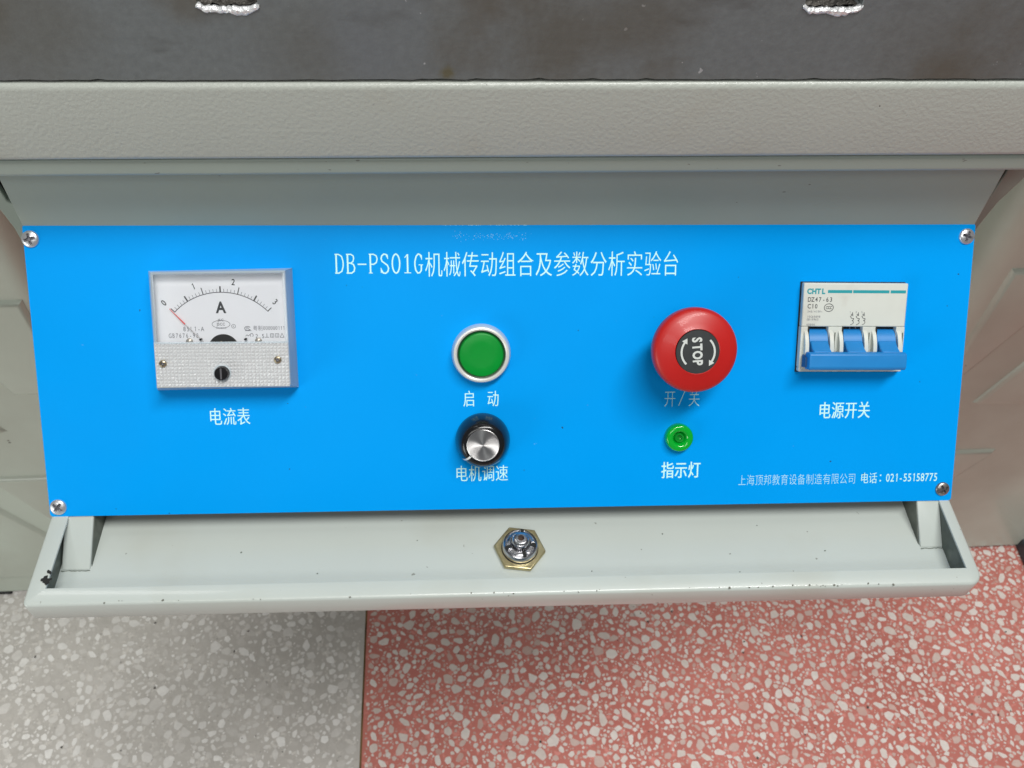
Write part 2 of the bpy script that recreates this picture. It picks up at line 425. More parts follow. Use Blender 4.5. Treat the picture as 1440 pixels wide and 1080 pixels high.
def chips(x0, x1, y0, y1, tries, name, m, dens, z):
    cell = .0145; grid = {}; V, F, S = [], [], []
    sizes = sorted([min(.0088, max(.0010, rnd.lognormvariate(math.log(.0023), .50))) for _ in range(tries)], reverse=True)
    n_ok = 0
    for r in sizes:
        x, y = rnd.uniform(x0, x1), rnd.uniform(y0, y1)
        if name == 'g' and x + r * 1.3 > jx(y) - .002: continue
        if name == 'r' and x - r * 1.3 < jx(y) + .002: continue
        gx, gy = int(x // cell), int(y // cell); bad = False
        for a in (-1, 0, 1):
            for b in (-1, 0, 1):
                for (px, py, pr) in grid.get((gx + a, gy + b), ()):
                    if (px - x) ** 2 + (py - y) ** 2 < ((pr + r) * dens) ** 2: bad = True; break
                if bad: break
            if bad: break
        if bad: continue
        grid.setdefault((gx, gy), []).append((x, y, r)); n_ok += 1
        n = rnd.choice((4, 5, 5, 6, 6, 7)); th = rnd.uniform(0, 6.28); asp = rnd.uniform(.50, .95); q = rnd.uniform(0, 6.28)
        pts = []
        for i in range(n):
            a = 2 * math.pi * (i + rnd.uniform(-.30, .30)) / n
            rr = r * rnd.uniform(.76, 1.16); px, py = rr * math.cos(a), rr * math.sin(a) * asp
            pts.append((px * math.cos(q) - py * math.sin(q), px * math.sin(q) + py * math.cos(q)))
        # cut each corner once so no chip has knife-sharp corners
        out = []
        for i in range(n):
            p0, p1 = pts[i], pts[(i + 1) % n]
            out += [(p0[0] * .87 + p1[0] * .13, p0[1] * .87 + p1[1] * .13), (p0[0] * .13 + p1[0] * .87, p0[1] * .13 + p1[1] * .87)]
        k = len(V); V += [(x + a, y + b, z) for a, b in out]; F.append(tuple(range(k, k + len(out))))
        S.append(rnd.random() ** (.8 if r > .003 else 1.5))
    o = obj('marble_chips', V, F, m, floor); o['kind'] = 'stuff'
    at = o.data.attributes.new('shade', 'FLOAT', 'FACE'); at.data.foreach_set('value', S)
    return o


chips(-.95, jx(.2), -.02, .46, 52000, 'g', M['chip_g'], .80, FZ + .0002)['label'] = 'white and cream marble chips set in grey cement'
chips(jx(.2), 1.02, -.04, .50, 70000, 'r', M['chip_r'], .82, FZ + .0002)['label'] = 'white and pinkish marble chips set in red cement'

rp = random.Random(51); pits = []
for k in range(150):
    x, y = rp.uniform(-.8, .9), rp.uniform(.03, .42); r = rp.choice((.0006, .0008, .0011, .0017)); q = []
    for i in range(8):
        a = 2 * math.pi * i / 8; g = r * rp.uniform(.5, 1.3); q.append((x + g * math.cos(a), y + g * math.sin(a), FZ + .0004 + k * 1e-6))
    pits.append((q, [tuple(range(8))]))
o = obj('dark_pits', *join(*pits), mat('pit_dirt', (.075, .07, .06), .7), floor); o['kind'] = 'stuff'

# ============================================================ CABINET PEDESTALS behind the panel
WP = Vector((-.666, .341, 0)); WD = Vector((.99963, .02716, 0)); WN = Vector((.02716, -.99963, 0))


def wpt(s, z, out=0):                        # s, z in mm along the cabinet front, out = mm proud of it
    return WP + WD * (s / 1000) + Vector((0, 0, z / 1000)) + WN * (out / 1000)


def pad(name, poly, parent, h_=5.0, ch=4.2):
    """pressed panel: outline pushed proud of the sheet with a sloping edge"""
    n = len(poly); cx = sum(p[0] for p in poly) / n; cy = sum(p[1] for p in poly) / n
    ar = sum(poly[i][0] * poly[(i + 1) % n][1] - poly[(i + 1) % n][0] * poly[i][1] for i in range(n))
    if ar < 0: poly = poly[::-1]
    rings = []
    for inset, out in ((0, .02), (ch * .35, h_ * .30), (ch * .8, h_ * .9), (ch * 1.3, h_)):
        R = []
        for i in range(n):
            a, b, c = [Vector(poly[(i + k) % n]) for k in (-1, 0, 1)]
            d0 = (b - a).normalized(); d1 = (c - b).normalized(); n0 = Vector((-d0.y, d0.x)); n1 = Vector((-d1.y, d1.x))
            bi = (n0 + n1).normalized(); p = b + bi * inset / max(.45, bi.dot(n1)); R.append((p.x, p.y, out))
        rings.append(R)
    V = [wpt(*p) for R in rings for p in R]; F = []
    for k in range(len(rings) - 1):
        for i in range(n): F.append((k * n + i, k * n + (i + 1) % n, (k + 1) * n + (i + 1) % n, (k + 1) * n + i))
    F.append(tuple(range((len(rings) - 1) * n, len(rings) * n)))
    return obj(name, V, F, M['paint_wall'], parent, smooth=60)


def pedestal(s0, s1, label, inner):
    """cabinet pedestal: front sheet and a side turned back round a soft vertical fold at the inner edge"""
    root = empty('machine_cabinet', wpt((s0 + s1) / 2, -744))
    tag(root, label, 'cabinet', 'pressed steel pedestals under the bench')
    inv = root.location
    r = 26; out = []
    if inner == 'r':
        out = [(s0, 0)] + [(s1 - r + r * math.sin(R_(a)), -r + r * math.cos(R_(a))) for a in range(0, 91, 10)] + [(s1, -330)]
    else:
        out = [(s0, -330)] + [(s0 + r - r * math.cos(R_(a)), -r + r * math.sin(R_(a))) for a in range(0, 91, 10)] + [(s1, 0)]
    zs = [-744, -300, 160]; V, F = [], []
    for z in zs: V += [wpt(s, z, o) - inv for s, o in out]
    n = len(out)
    for k in range(2):
        for i in range(n - 1): F.append((k * n + i, k * n + i + 1, (k + 1) * n + i + 1, (k + 1) * n + i))
    V += [wpt(s, -744, o - 1.5) - inv for s, o in out]
    obj('cabinet_wall', V, F, M['paint_wall'], root, smooth=50)
    return root


pl = pedestal(-420, 262, 'beige pressed-steel cabinet pedestal standing on the grey terrazzo', 'r')
pr = pedestal(1146, 1800, 'beige pressed-steel cabinet pedestal with sharp creases standing on the red terrazzo', 'l')


def pads(root, polys):
    for P in polys:
        o = pad('pressed_panel', P, root); o.location = -Vector(root.location)


pads(pl, [[(240, -323), (183, -322), (177, -303), (110, -190), (240, -190)],
          [(152, -385), (60, -240), (-120, -240), (-120, -385)],
          [(96, -470), (232, -470), (232, -690), (190, -690)],
          [(-200, -520), (78, -520), (172, -700), (-200, -700)]])
pads(pr, [[(1176, -339), (1197, -339), (1228, -262), (1262, -180), (1176, -180)],
          [(1231, -393), (1259, -321), (1322, -160), (1560, -160), (1560, -405)],
          [(1176, -489), (1306, -490), (1281, -541), (1240, -640), (1176, -640)]])
v, f = box(-.74, -.6495, .3395, .36, FZ, FZ + .006)
foot = obj('levelling_foot', [Vector(p) - Vector(pl.location) for p in v], f, M['rubber'], pl, bevel=.001)
# back wall of the knee hole and bench depth
back = obj('knee_hole_back', *[x for x in (box(-.55, .65, .70, .72, FZ + .001, .15))], M['paint_wall'])
tag(back, 'shadowed steel back sheet between the two cabinet pedestals', 'back panel')
# dark edged object on the red floor at the right
blk = obj('steel_floor_plate', *prism([(.7925, .384), (.7912, .346), (.7900, .30), (.98, .30), (.98, .384)], FZ + .0006, FZ + .022, 'z'), M['dirty_zinc'])
blk.data.materials[0] = mat('dark_blue_steel', (.05, .06, .075), .4, .4, var=.2, vscale=80)
tag(blk, 'dark steel-edged block on the red floor beside the cabinet foot', 'floor plate')
b = blk.modifiers.new('bevel', 'BEVEL'); b.width = .002; b.segments = 2

# ============================================================ BENCH: beam, lip, iron table (together tipped half a degree)
TILT = (0, R_(-.55), 0)
beam = empty('bench_beam', (0, .078, .155)); beam.rotation_euler = TILT
tag(beam, 'pale wrinkle-painted steel beam running under the dark iron table', 'beam')


def rr(y0, y1, z0, z1, r, n=6):
    return (arc(y0 + r, z0 + r, r, 270, 180, n) + arc(y0 + r, z1 - r, r, 180, 90, n) + [(y1, z1), (y1, z0)])


v, f = prism(rr(0, .3, .0066, .0436, .0030), -.65, .65, 'x'); obj('beam_face', v, f, M['paint_tex'], beam, smooth=40)
v, f = prism(rr(.0022, .2, -.0032, .0060, .0024), -.65, .65, 'x'); obj('beam_flange', v, f, M['paint_box'], beam, smooth=40)

table = empty('iron_table', (0, .0795, .1995)); table.rotation_euler = TILT
tag(table, 'dark grey cast iron table slab with bright chipped slot edges, above the beam', 'table')
cs = [-.1110 + .2305 * k for k in range(-2, 4)]
# outline of the front face with T-slots let in from the top; wavy rough bottom edge
top = .062; zb = .0293
outl = [(-.72, top), (-.72, 0)]
N = 360
rb = random.Random(5); ph = [(rb.uniform(20, 420), rb.uniform(0, 6.28)) for _ in range(9)]
chipz = {}
for i in range(N + 1):
    x = -.66 + 1.32 * i / N
    z = sum(math.sin(x * a + b) for a, b in ph) * .00006
    if rb.random() < .05: z += rb.uniform(.0003, .0009)
    outl.append((x, z))
outl += [(.72, 0), (.72, top)]
for c in reversed(cs):
    outl += [(c + .0062, top), (c + .0062, .0455), (c + .0112, .0455)]
    m_ = 7
    for i in range(m_ + 1):
        t_ = i / m_; outl.append((c + .0112 - .0224 * t_, zb + rb.uniform(-.0007, .0007) + (.0012 if i in (0, m_) else 0)))
    outl += [(c - .0112, .0455), (c - .0062, .0455), (c - .0062, top)]
v, f = prism(outl, 0, .5, 'y')
o = obj('table_slab', v, f, M['iron'], table, bevel=.0003, seg=1)
# chipped bright lip of each slot mouth
for k, c in enumerate(cs):
    rb = random.Random(30 + k); n = 26; V, F = [], []
    for i in range(n + 1):
        t_ = i / n; x = c - .0118 + .0236 * t_
        edge = min(1, min(t_, 1 - t_) * 7)
        ws = .7 * ws + .3 * rb.uniform(0, .0030) if i else .001
        wd = (.0003 + ws * .62 + (.0007 if .55 < t_ < .78 else 0)) * (.35 + .65 * edge)
        zz = zb + (.0016 * (1 - edge)) + rb.uniform(-.0003, .0003)
        for (yy, z2) in ((.0022, zz + .0009), (.0004, zz + .0011), (-.0006, zz + .0002 + rb.uniform(-.0003, .0003)),
                         (-.0005, zz - wd * .6), (-.00008, zz - wd), (.002, zz - wd)):
            V.append((x, yy + rb.uniform(-.00012, .00012), z2))
    for i in range(n):
        for j in range(5): F.append((i * 6 + j, (i + 1) * 6 + j, (i + 1) * 6 + j + 1, i * 6 + j + 1))
    obj('slot_lip', V, F, M['raw'], table)
    v, f = box(c - .0111, c + .0111, .0005, .49, zb - .002, zb + .0012)
    # rough cast floor of the slot
    V, F = [], []; nx, ny = 16, 30
    for j in range(ny + 1):
        for i in range(nx + 1):
            V.append((c - .0111 + .0222 * i / nx, .0012 + .09 * (j / ny) ** 1.5, zb + .0009 + rb.uniform(0, .0016)))
    for j in range(ny):
        for i in range(nx):
            q = j * (nx + 1) + i; F.append((q, q + 1, q + nx + 2, q + nx + 1))
    obj('slot_floor', V, F, M['slot'], table)

# ============================================================ CONTROL BOX with its shelf tray
bx = empty('control_box', (0, .02, -.014))
tag(bx, 'pale painted steel control box with an open shallow tray below the blue panel', 'control box')
OFF = Vector((0, -.02, .014))


def bobj(name, vf, m, parent=bx, **k):
    V, F = vf
    if parent is bx: V = [Vector(p) + OFF for p in V]
    return obj(name, V, F, m, parent, **k)


yt, zt = .0938, .1114
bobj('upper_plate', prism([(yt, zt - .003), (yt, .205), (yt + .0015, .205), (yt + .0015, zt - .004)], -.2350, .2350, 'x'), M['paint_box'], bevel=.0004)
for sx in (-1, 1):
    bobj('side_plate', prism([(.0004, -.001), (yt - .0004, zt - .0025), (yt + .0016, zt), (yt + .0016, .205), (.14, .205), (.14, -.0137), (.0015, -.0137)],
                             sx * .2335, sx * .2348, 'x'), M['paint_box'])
    bobj('rear_gap_shade', prism([(sx * a, b) for a, b in ((.2380, .153), (.2486, .153), (.2482, .130), (.2464, .113), (.2380, .108))], .1125, .118, 'y'), M['dark'])  # near-black plate painted in for the darkness of the open gap
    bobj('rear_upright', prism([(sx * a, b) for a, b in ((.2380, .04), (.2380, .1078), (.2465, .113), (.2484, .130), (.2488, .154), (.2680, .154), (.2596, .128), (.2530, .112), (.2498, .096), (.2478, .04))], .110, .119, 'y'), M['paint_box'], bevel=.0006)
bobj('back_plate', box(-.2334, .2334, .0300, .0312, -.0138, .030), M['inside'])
# tray: floor, outer walls, turned-in rim
tray = bobj('tray_floor', box(-.2340, .2340, -.0475, .0298, -.0152, -.0140), M['paint'])


def rim_outline(inset):
    w_, d_ = .2352 - inset, .0490 - inset; P = []
    rl, rrr = max(.0015, .003 - inset), max(.002, .0072 - inset)
    P += [(-w_, .0)] + arc(-w_ + rl, -d_ + rl, rl, 180, 270, 6) + arc(w_ - rrr, -d_ + rrr, rrr, 270, 360, 8) + [(w_, .0)]
    return P


o0 = rim_outline(0); n = len(o0)
rings = []
for inset, z in ((.0022, -.0152), (.0006, -.0146), (0, -.0132), (0, -.0016), (.0005, -.0005), (.0016, 0)):
    q = rim_outline(inset); rings.append([(x, (y if abs(y) > 1e-9 else 0), z) for x, y in q])
inner = [];
for (x, y) in o0:
    inner.append((max(-.2263, min(.2288, x)), max(-.0403, y), 0.0))
rings.append(inner); rings.append([(x, y, -.0011) for x, y, z in inner])
rings.append([(x, y, -.0015) for x, y, z in rings[4]])
V = [p for R in rings for p in R]; F = []
for k in range(len(rings) - 1):
    for i in range(n - 1):
        a, b, c, d = k * n + i, k * n + i + 1, (k + 1) * n + i + 1, (k + 1) * n + i
        F.append((a, b, c, d))
bobj('tray_rim', (V, F), M['paint'], smooth=45)
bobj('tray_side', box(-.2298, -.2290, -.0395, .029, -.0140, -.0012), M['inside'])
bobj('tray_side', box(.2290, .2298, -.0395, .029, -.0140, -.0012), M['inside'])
bobj('tray_lip_bead', prism([(x, y) for x, y in [(-.2263, -.0403), (.2288, -.0403), (.2288, -.0398), (-.2263, -.0398)]], -.0035, -.0006, 'z'), M['paint'])
for x0, x1, yb in ((-.2285, -.2141, -.0232), (.2170, .2318, -.0205)):
    # corner strut: sloping front face from the panel corner down to the tray floor
    bobj('corner_strut', prism([(.0006, -.0004), (yb, -.01405), (.010, -.01405), (.010, -.0004)], x0, x1, 'x'), M['paint'], bevel=.0006)
    # thin dark mottled plate over the strut's inner flank
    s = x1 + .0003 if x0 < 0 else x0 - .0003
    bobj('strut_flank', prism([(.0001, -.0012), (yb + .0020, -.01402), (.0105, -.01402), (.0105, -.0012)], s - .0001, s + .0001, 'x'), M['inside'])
    # weld line at the foot
    V, F = [], []; rb = random.Random(int(x1 * 1e4)); n_ = 14
    for i in range(n_ + 1):
        x = x0 + (x1 - x0) * i / n_; y = yb - .0001 + rb.uniform(-.0002, .0002)
        V += [(x, y, -.01385), (x, y - .00035 - rb.uniform(0, .0003), -.01385)]
    for i in range(n_): F.append((2 * i, 2 * i + 1, 2 * i + 3, 2 * i + 2))
    bobj('weld_line', (V, F), M['inside'])


def blot(cx, cy, z, r, seed, m, n=18, rough=.45):
    rb = random.Random(seed); V = []
    for i in range(n):
        a = 2 * math.pi * i / n; q = r * rb.uniform(1 - rough, 1 + rough); V.append((cx + q * math.cos(a), cy + q * math.sin(a) * .9, z))
    return V, [tuple(range(n))]


bobj('paint_chip', join(blot(-.2275, -.0356, .0003, .0021, 2, None), blot(-.2268, -.0315, .00032, .0012, 4, None), blot(-.2262, -.0376, .00034, .0011, 8, None)), M['dark'])
rb = random.Random(77); sp = []
for k in range(34):
    sp.append(blot(rb.uniform(.02, .19) if k % 2 else rb.uniform(-.2, .2), -.0481 + rb.uniform(-.0004, .0007), .00008 + k * 4e-6, rb.uniform(.0002, .0006), k, None, 7))
bobj('worn_spots', join(*sp), mat('worn_edge', (.16, .16, .13), .7)); bpy.data.objects['worn_spots']['kind'] = 'stuff'
sp = []
for k, (x, y) in enumerate([(-.10, -.028), (-.003, -.0365), (.165, -.021), (.117, -.0322), (.08, -.009), (.132, -.005), (-.14, -.015), (.04, -.030), (-.05, -.010)]):
    sp.append(blot(x, y, -.01388 + k * 4e-6, rb.uniform(.0003, .0006), 200 + k, None, 8))
bobj('dirt_specks', join(*sp), M['inside']); bpy.data.objects['dirt_specks']['kind'] = 'stuff'

# ============================================================ CAM LOCK on the tray floor
lk = empty('cam_lock', (.0034, -.0170, -.0140)); lk.rotation_euler = (R_(-1), R_(1), 0)
tag(lk, 'round chromed lock barrel in a brassy hexagon nut on the tray floor', 'lock')
hx = [(.01365 * math.cos(R_(a + 52)), .01365 * math.sin(R_(a + 52))) for a in range(0, 360, 60)]
v, f = prism(hx, .0001, .0026, 'z'); obj('hexagon_nut', v, f, M['brass'], lk, bevel=.0006, seg=3)
obj('washer_gap', *lathe(mm([(9.7, 2.55), (9.6, 2.75), (8.6, 2.8)]), 40), M['dark'], lk)
obj('lock_barrel', *lathe(mm([(9.1, 2.6), (9.4, 3.6), (9.3, 5.2), (8.7, 6.5), (8.0, 7.0), (7.5, 6.7), (7.3, 6.7), (7.0, 7.3), (6.5, 7.5), (5.3, 7.5), (5.2, 5.2), (4.4, 5.0), (4.4, 2.0)]), 48), M['chrome'], lk, smooth=25)
for a in (200, 350, 285, 80):
    c_, s_ = math.cos(R_(a)), math.sin(R_(a)); V, F = box(.0050, .0083, -.00085, .00085, .0060, .00765)
    V = [(x * c_ - y * s_, x * s_ + y * c_, z) for x, y, z in V]; obj('barrel_notch', V, F, M['dark'], lk)
    V, F = box(.0051, .0074, .0010, .0018, .0064, .0081)
    V = [(x * c_ - y * s_, x * s_ + y * c_, z) for x, y, z in V]; obj('barrel_tooth', V, F, M['chrome'], lk, bevel=.0003)
obj('lock_plug', *lathe(mm([(4.5, 2.4), (4.5, 10.0), (4.2, 10.6), (3.7, 10.9), (3.5, 10.6), (3.5, 11.6), (3.3, 12.4), (2.8, 12.6), (1.7, 12.6), (1.6, 9.6), (0, 9.4)]), 40), M['chrome'], lk, smooth=25)
obj('key_hole', *lathe(mm([(1.58, 10.2), (0, 10.25)]), 20), mat('rusty_hole', (.05, .025, .015), .6), lk)

# ============================================================ BLUE CONTROL PANEL
cp = panel_empty('control_board')
tag(cp, 'bright blue instrument panel with white Chinese lettering, screwed on at four corners', 'control panel')
rc = .0016; w_, h_ = .2353, .1461
pl_out = (arc(-w_ + rc, rc, rc, 180, 270, 4) + arc(w_ - rc, rc, rc, 270, 360, 4) + arc(w_ - rc, h_ - rc, rc, 0, 90, 4) + arc(-w_ + rc, h_ - rc, rc, 90, 180, 4))
v, f = prism(pl_out, -.0013, 0, 'z')
o = obj('panel_plate', v, f, M['blue'], cp, mats=[M['blue'], M['edge']], mi=[1, 0] + [1] * (len(f) - 2))

ink = Ink()
slab_latin(ink, 'DB-PS01G', -88.0, 122.2, 5.55, 4.25, 9.5)
ink.build(M['ink'], cp)
ink = Ink(); cjk(ink, '机械传动组合及参数分析实验台', 20.3, 126.5, 9.12, 13.4, -.010, .06); ink.build(M['ink'], cp)
ink = Ink(); cjk(ink, '电流表', -142.7, 50.9, 7.0, 9.6, -.006, .08); ink.build(M['ink'], cp)
ink = Ink(); cjk(ink, '启 动', -16.0, 58.6, 6.4, 9.0, -.006, .06); ink.build(M['ink'], cp)
ink = Ink(); cjk(ink, '电机调速', -16.0, 19.2, 6.95, 9.2, -.006, .06); ink.build(M['ink'], cp)
ink = Ink(); cjk(ink, '开', 81.3, 57.4, 6.6, 9.4, -.012, .0); cjk(ink, '关', 93.9, 57.4, 6.6, 9.4, -.012, .0)
ink.line([(85.9, 53.6), (89.2, 61.8)], .42); ink.build(M['ink_dull'], cp)
ink = Ink(); cjk(ink, '指示灯', 88.3, 19.3, 7.05, 9.4, .004, .08); ink.build(M['ink'], cp)
ink = Ink(); cjk(ink, '电源开关', 173.6, 50.2, 7.0, 9.6, -.002, .10); ink.build(M['ink'], cp)
ink = Ink(); cjk(ink, '上海顶邦教育设备制造有限公司', 150.6, 13.1, 4.55, 6.3, -.010, .0); ink.build(M['ink_dull'], cp)
ink = Ink(); cjk(ink, '电话', 189.3, 13.2, 4.7, 6.4, -.006, .03)
for dy in (11.2, 14.2): ink.poly([(195.3, dy), (196.0, dy), (196.0, dy + .8), (195.3, dy + .8)])
ink.text('021-55158775', 198.6, 11.0, 4.3, 6.2, 2.36, .006); ink.build(M['ink'], cp)
# ghost of an old print and a row of specks along the top edge
ink = Ink(.03); rb = random.Random(9)
for k in range(120):
    g = rb.choice((-26, -17, -10.5, -9, -2, 0, 6.5)); x = g + rb.gauss(0, 1.9); y = 140.3 + rb.gauss(0, 1.2); q = rb.uniform(.05, .16)
    ink.poly([(x - q, y - q), (x + q, y - q * .6), (x + q * .7, y + q), (x - q * .8, y + q)])
for k in range(34):
    x = rb.uniform(-36, 8); q = rb.uniform(.1, .7); ink.poly([(x, 145.4), (x + q, 145.4), (x + q, 145.8), (x, 145.8)])
o = ink.build(mat('ghost_print', (.32, .70, .95), .6), cp, 'worn_print'); o['kind'] = 'stuff'


def screw_head(name, u, v_, rad, hgt, m, parent, rot=0., tilt=0., washer=None, z0=0., cw=.17):
    """pan head with a sunk cross: polar grid, the cross pushed down"""
    n, kr = 64, 13; V, F = [], []
    for j in range(kr + 1):
        r = j / kr
        for i in range(n):
            a = 2 * math.pi * i / n; x, y = r * math.cos(a), r * math.sin(a)
            z = hgt * (1 - .55 * r ** 2.6) if r < .97 else hgt * .30
            cx, cy = x * math.cos(rot) + y * math.sin(rot), -x * math.sin(rot) + y * math.cos(rot)
            w1 = cw * (1 - .25 * r)
            if (abs(cx) < w1 and abs(cy) < .62) or (abs(cy) < w1 and abs(cx) < .62): z -= hgt * .75 * (1 - .35 * r)
            V.append((x * rad, y * rad, z))
    k = len(V); V += [(rad * math.cos(2 * math.pi * i / n), rad * math.sin(2 * math.pi * i / n), 0) for i in range(n)]
    for j in range(kr):
        for i in range(n): F.append((j * n + i, (j + 1) * n + i, (j + 1) * n + (i + 1) % n, j * n + (i + 1) % n))
    for i in range(n): F.append((kr * n + i, k + i, k + (i + 1) % n, kr * n + (i + 1) % n))
    MI = []
    for q in F:
        cx, cy = sum(V[i][0] for i in q) / 4 / rad, sum(V[i][1] for i in q) / 4 / rad
        a, b = cx * math.cos(rot) + cy * math.sin(rot), -cx * math.sin(rot) + cy * math.cos(rot); w1 = cw * (1 - .25 * math.hypot(a, b)) * .95
        MI.append(int((abs(a) < w1 and abs(b) < .62) or (abs(b) < w1 and abs(a) < .62)))
    return obj(name, V, F, m, parent, loc=(u / 1000, v_ / 1000, z0), rot=(tilt, 0, 0), smooth=40, mats=[m, M['recess']], mi=MI)


screw_head('screw', -231.9, 139.3, .0041, .0017, M['zinc'], cp, .25)
screw_head('screw', 231.0, 139.6, .0040, .0018, M['zinc'], cp, -.35)
screw_head('screw', -230.8, 5.0, .0041, .0017, M['zinc'], cp, .9)
s = screw_head('screw', 229.9, 6.5, .0038, .0018, M['dirty_zinc'], cp, .5, .05); s['label'] = 'tarnished dark screw at the lower right corner'

# ============================================================ AMMETER
AU, AV = -141.8, 95.5
am = panel_empty('ammeter', AU, AV)
tag(am, 'square clear-cased ammeter with white dial marked A and ribbed lower cover', 'ammeter')


def aq(u, v_, n_=0): return ((u - AU) / 1000, (v_ - AV) / 1000, n_ / 1000)


def frustum(b, t, n0, n1):
    """b, t: four (u, v) corners each; returns side walls only"""
    V = [aq(*p, n0) for p in b] + [aq(*p, n1) for p in t]
    return V, [(i, (i + 1) % 4, 4 + (i + 1) % 4, 4 + i) for i in range(4)]


Bc = [(-177.0, 64.8), (-107.6, 65.6), (-108.2, 125.0), (-177.4, 123.8)]
Tc = [(-172.6, 68.3), (-108.7, 69.3), (-108.9, 124.6), (-171.9, 124.0)]


def shrink(P, d):
    cx = sum(p[0] for p in P) / 4; cy = sum(p[1] for p in P) / 4
    return [(p[0] + math.copysign(d, cx - p[0]), p[1] + math.copysign(d, cy - p[1])) for p in P]


sl = lambda P, f_: [P[0], P[1]]
obj('meter_base', *prism([(a / 1000 - AU / 1000, b_ / 1000 - AV / 1000) for a, b_ in shrink(Bc, 1.0)], .0002, .0030, 'z'), M['acrylic_edge'], am, bevel=.0008)
obj('case_wall', *join(frustum(Bc, Tc, .3, 14.2)), M['acrylic_edge'], am)
# bright rim where the acrylic turns the corner
rimv = []
P0_, P1_ = Tc, shrink(Tc, .8)
V = [aq(*p, 14.2) for p in P0_] + [aq(*p, 14.7) for p in P1_] + [aq(*p, 14.5) for p in shrink(Tc, 1.3)]
F = [(k * 4 + i, k * 4 + (i + 1) % 4, (k + 1) * 4 + (i + 1) % 4, (k + 1) * 4 + i) for k in (0, 1) for i in range(4)]
obj('case_edge', V, F, M['acrylic_edge'], am)
W4 = shrink(Tc, 1.3)
win = [(W4[0][0], 90.2), (W4[1][0], 90.2), W4[2], W4[3]]
obj('window', [aq(*p, 14.5) for p in win], [(0, 1, 2, 3)], M['acrylic'], am)
dp = [(-173.2, 78), (-110.2, 78), (-110.6, 123.0), (-173.3, 122.3)]
v, f = prism([(p[0] / 1000 - AU / 1000, p[1] / 1000 - AV / 1000) for p in dp], .0030, .0080, 'z'); obj('dial_plate', v, f, M['dial'], am)

Z = 8.06
dk = Ink(Z); so = Ink(Z + .04)
L = lambda u, v_: (u - AU, v_ - AV)
# scale arc through (-163.7,104.5) (-141.9,113.7) (-119.2,104.8)
ac, ar_ = (-141.4, 83.0), 30.9
a0, a1 = 136.0, 44.3
dk.line([L(*p) for p in arc(ac[0], ac[1], ar_, a0, a1, 40)], .34)
for k in range(31):
    a = a0 + (a1 - a0) * k / 30; c_, s_ = math.cos(R_(a)), math.sin(R_(a))
    ln, wd = (2.5, .42) if k in (0, 30) else (3.4, .42) if k % 10 == 0 else (2.9, .66) if k % 5 == 0 else (1.7, .20)
    (dk if k % 5 == 0 else so).line([L(ac[0] + c_ * (ar_ - .15), ac[1] + s_ * (ar_ - .15)), L(ac[0] + c_ * (ar_ + ln), ac[1] + s_ * (ar_ + ln))], wd)
for t_, u, v_, ro in (('0', -168.4, 108.9, .72), ('1', -154.0, 116.6, .34), ('2', -135.0, 118.6, -.12), ('3', -115.6, 109.0, -.75)):
    dk.text(t_, u - AU + math.sin(ro) * 1.3, v_ - AV - math.cos(ro) * 1.3, 3.4, 4.2, off=.014, rot=ro, centre=True)
dk.text('A', -141.3 - AU, 104.0 - AV, 6.6, 7.6, off=.030, centre=True)
so.text('85L1-A', -160.4 - AU, 95.1 - AV, 2.4, 3.2, 1.72)
so.text('GB7676-98', -167.4 - AU, 91.9 - AV, 2.1, 3.2, 1.62)
so.text('000000111', -122.0 - AU, 95.5 - AV, 2.1, 2.6, 1.18)
cjk(so, '粤制', -124.5 - AU, 96.4 - AV, 2.4, 2.7, -.006, 0, .95)
so.line([L(*p) for p in [(-130.7, 95.2), (-127.6, 95.2)]], .25)
so.line([L(-129.4 + 1.5 * math.cos(R_(q)), 96.3 + 1.0 * math.sin(R_(q))) for q in range(30, 331, 30)], .25)
so.text('MC', -130.3 - AU, 95.7 - AV, 1.5, 1.9)
so.line([L(*p) for p in [(-130.6, 92.5), (-129.9, 93.2), (-129.2, 92.6), (-128.5, 93.3)]], .25)
so.text('2.5', -125.9 - AU, 91.5 - AV, 2.6, 2.9, 1.5)
so.line([L(-127.6 + .7 * math.cos(R_(q)), 93.0 + .8 * math.sin(R_(q))) for q in range(-60, 241, 30)], .25)
so.line([L(-121.3, 91.9), L(-119.3, 91.9)], .25); so.line([L(-120.3, 91.9), L(-120.3, 93.8)], .25)
for u in (-117.8, -115.4):
    so.line([L(u - .8, 91.9), L(u + .8, 91.9), L(u + .8, 93.6), L(u - .8, 93.6)], .22, True); so.line([L(u, 91.9), L(u, 93.6)], .22)
so.line([L(-113.9, 91.8), L(-112.1, 91.8), L(-113.0, 93.8)], .25, True)
# maker's oval with tiny initials
so.line([L(-142.0 + 4.3 * math.cos(R_(q)), 98.4 + 1.9 * math.sin(R_(q))) for q in range(0, 360, 15)], .22, True)
so.text('JSC', -142.0 - AU, 99.9 - AV, 1.9, 1.7, centre=True, off=.01); so.text('JSCC', -142.0 - AU, 97.8 - AV, 1.8, 1.9, centre=True, off=.01)
so.text('DIANBIAO', -142.0 - AU, 96.2 - AV, 1.0, 1.1, centre=True)
so.line([L(-136.1 + .95 * math.cos(R_(q)), 97.4 + .95 * math.sin(R_(q))) for q in range(0, 360, 30)], .2, True)
so.text('R', -136.1 - AU, 96.9 - AV, 1.1, 1.2, centre=True)
dk.build(M['print'], am, 'dial_marking'); so.build(M['print_soft'], am, 'dial_marking')
# movement: round cut-out at the foot of the dial, needle, end stops
obj('movement_cutout', [aq(*p, 8.2) for p in [(-141.3 - 7.2, 88.6)] + arc(-141.3, 86.2, 7.4, 160, 20, 20) + [(-141.3 + 7.2, 88.6)]], [tuple(range(23))][:1], M['rubber'], am)


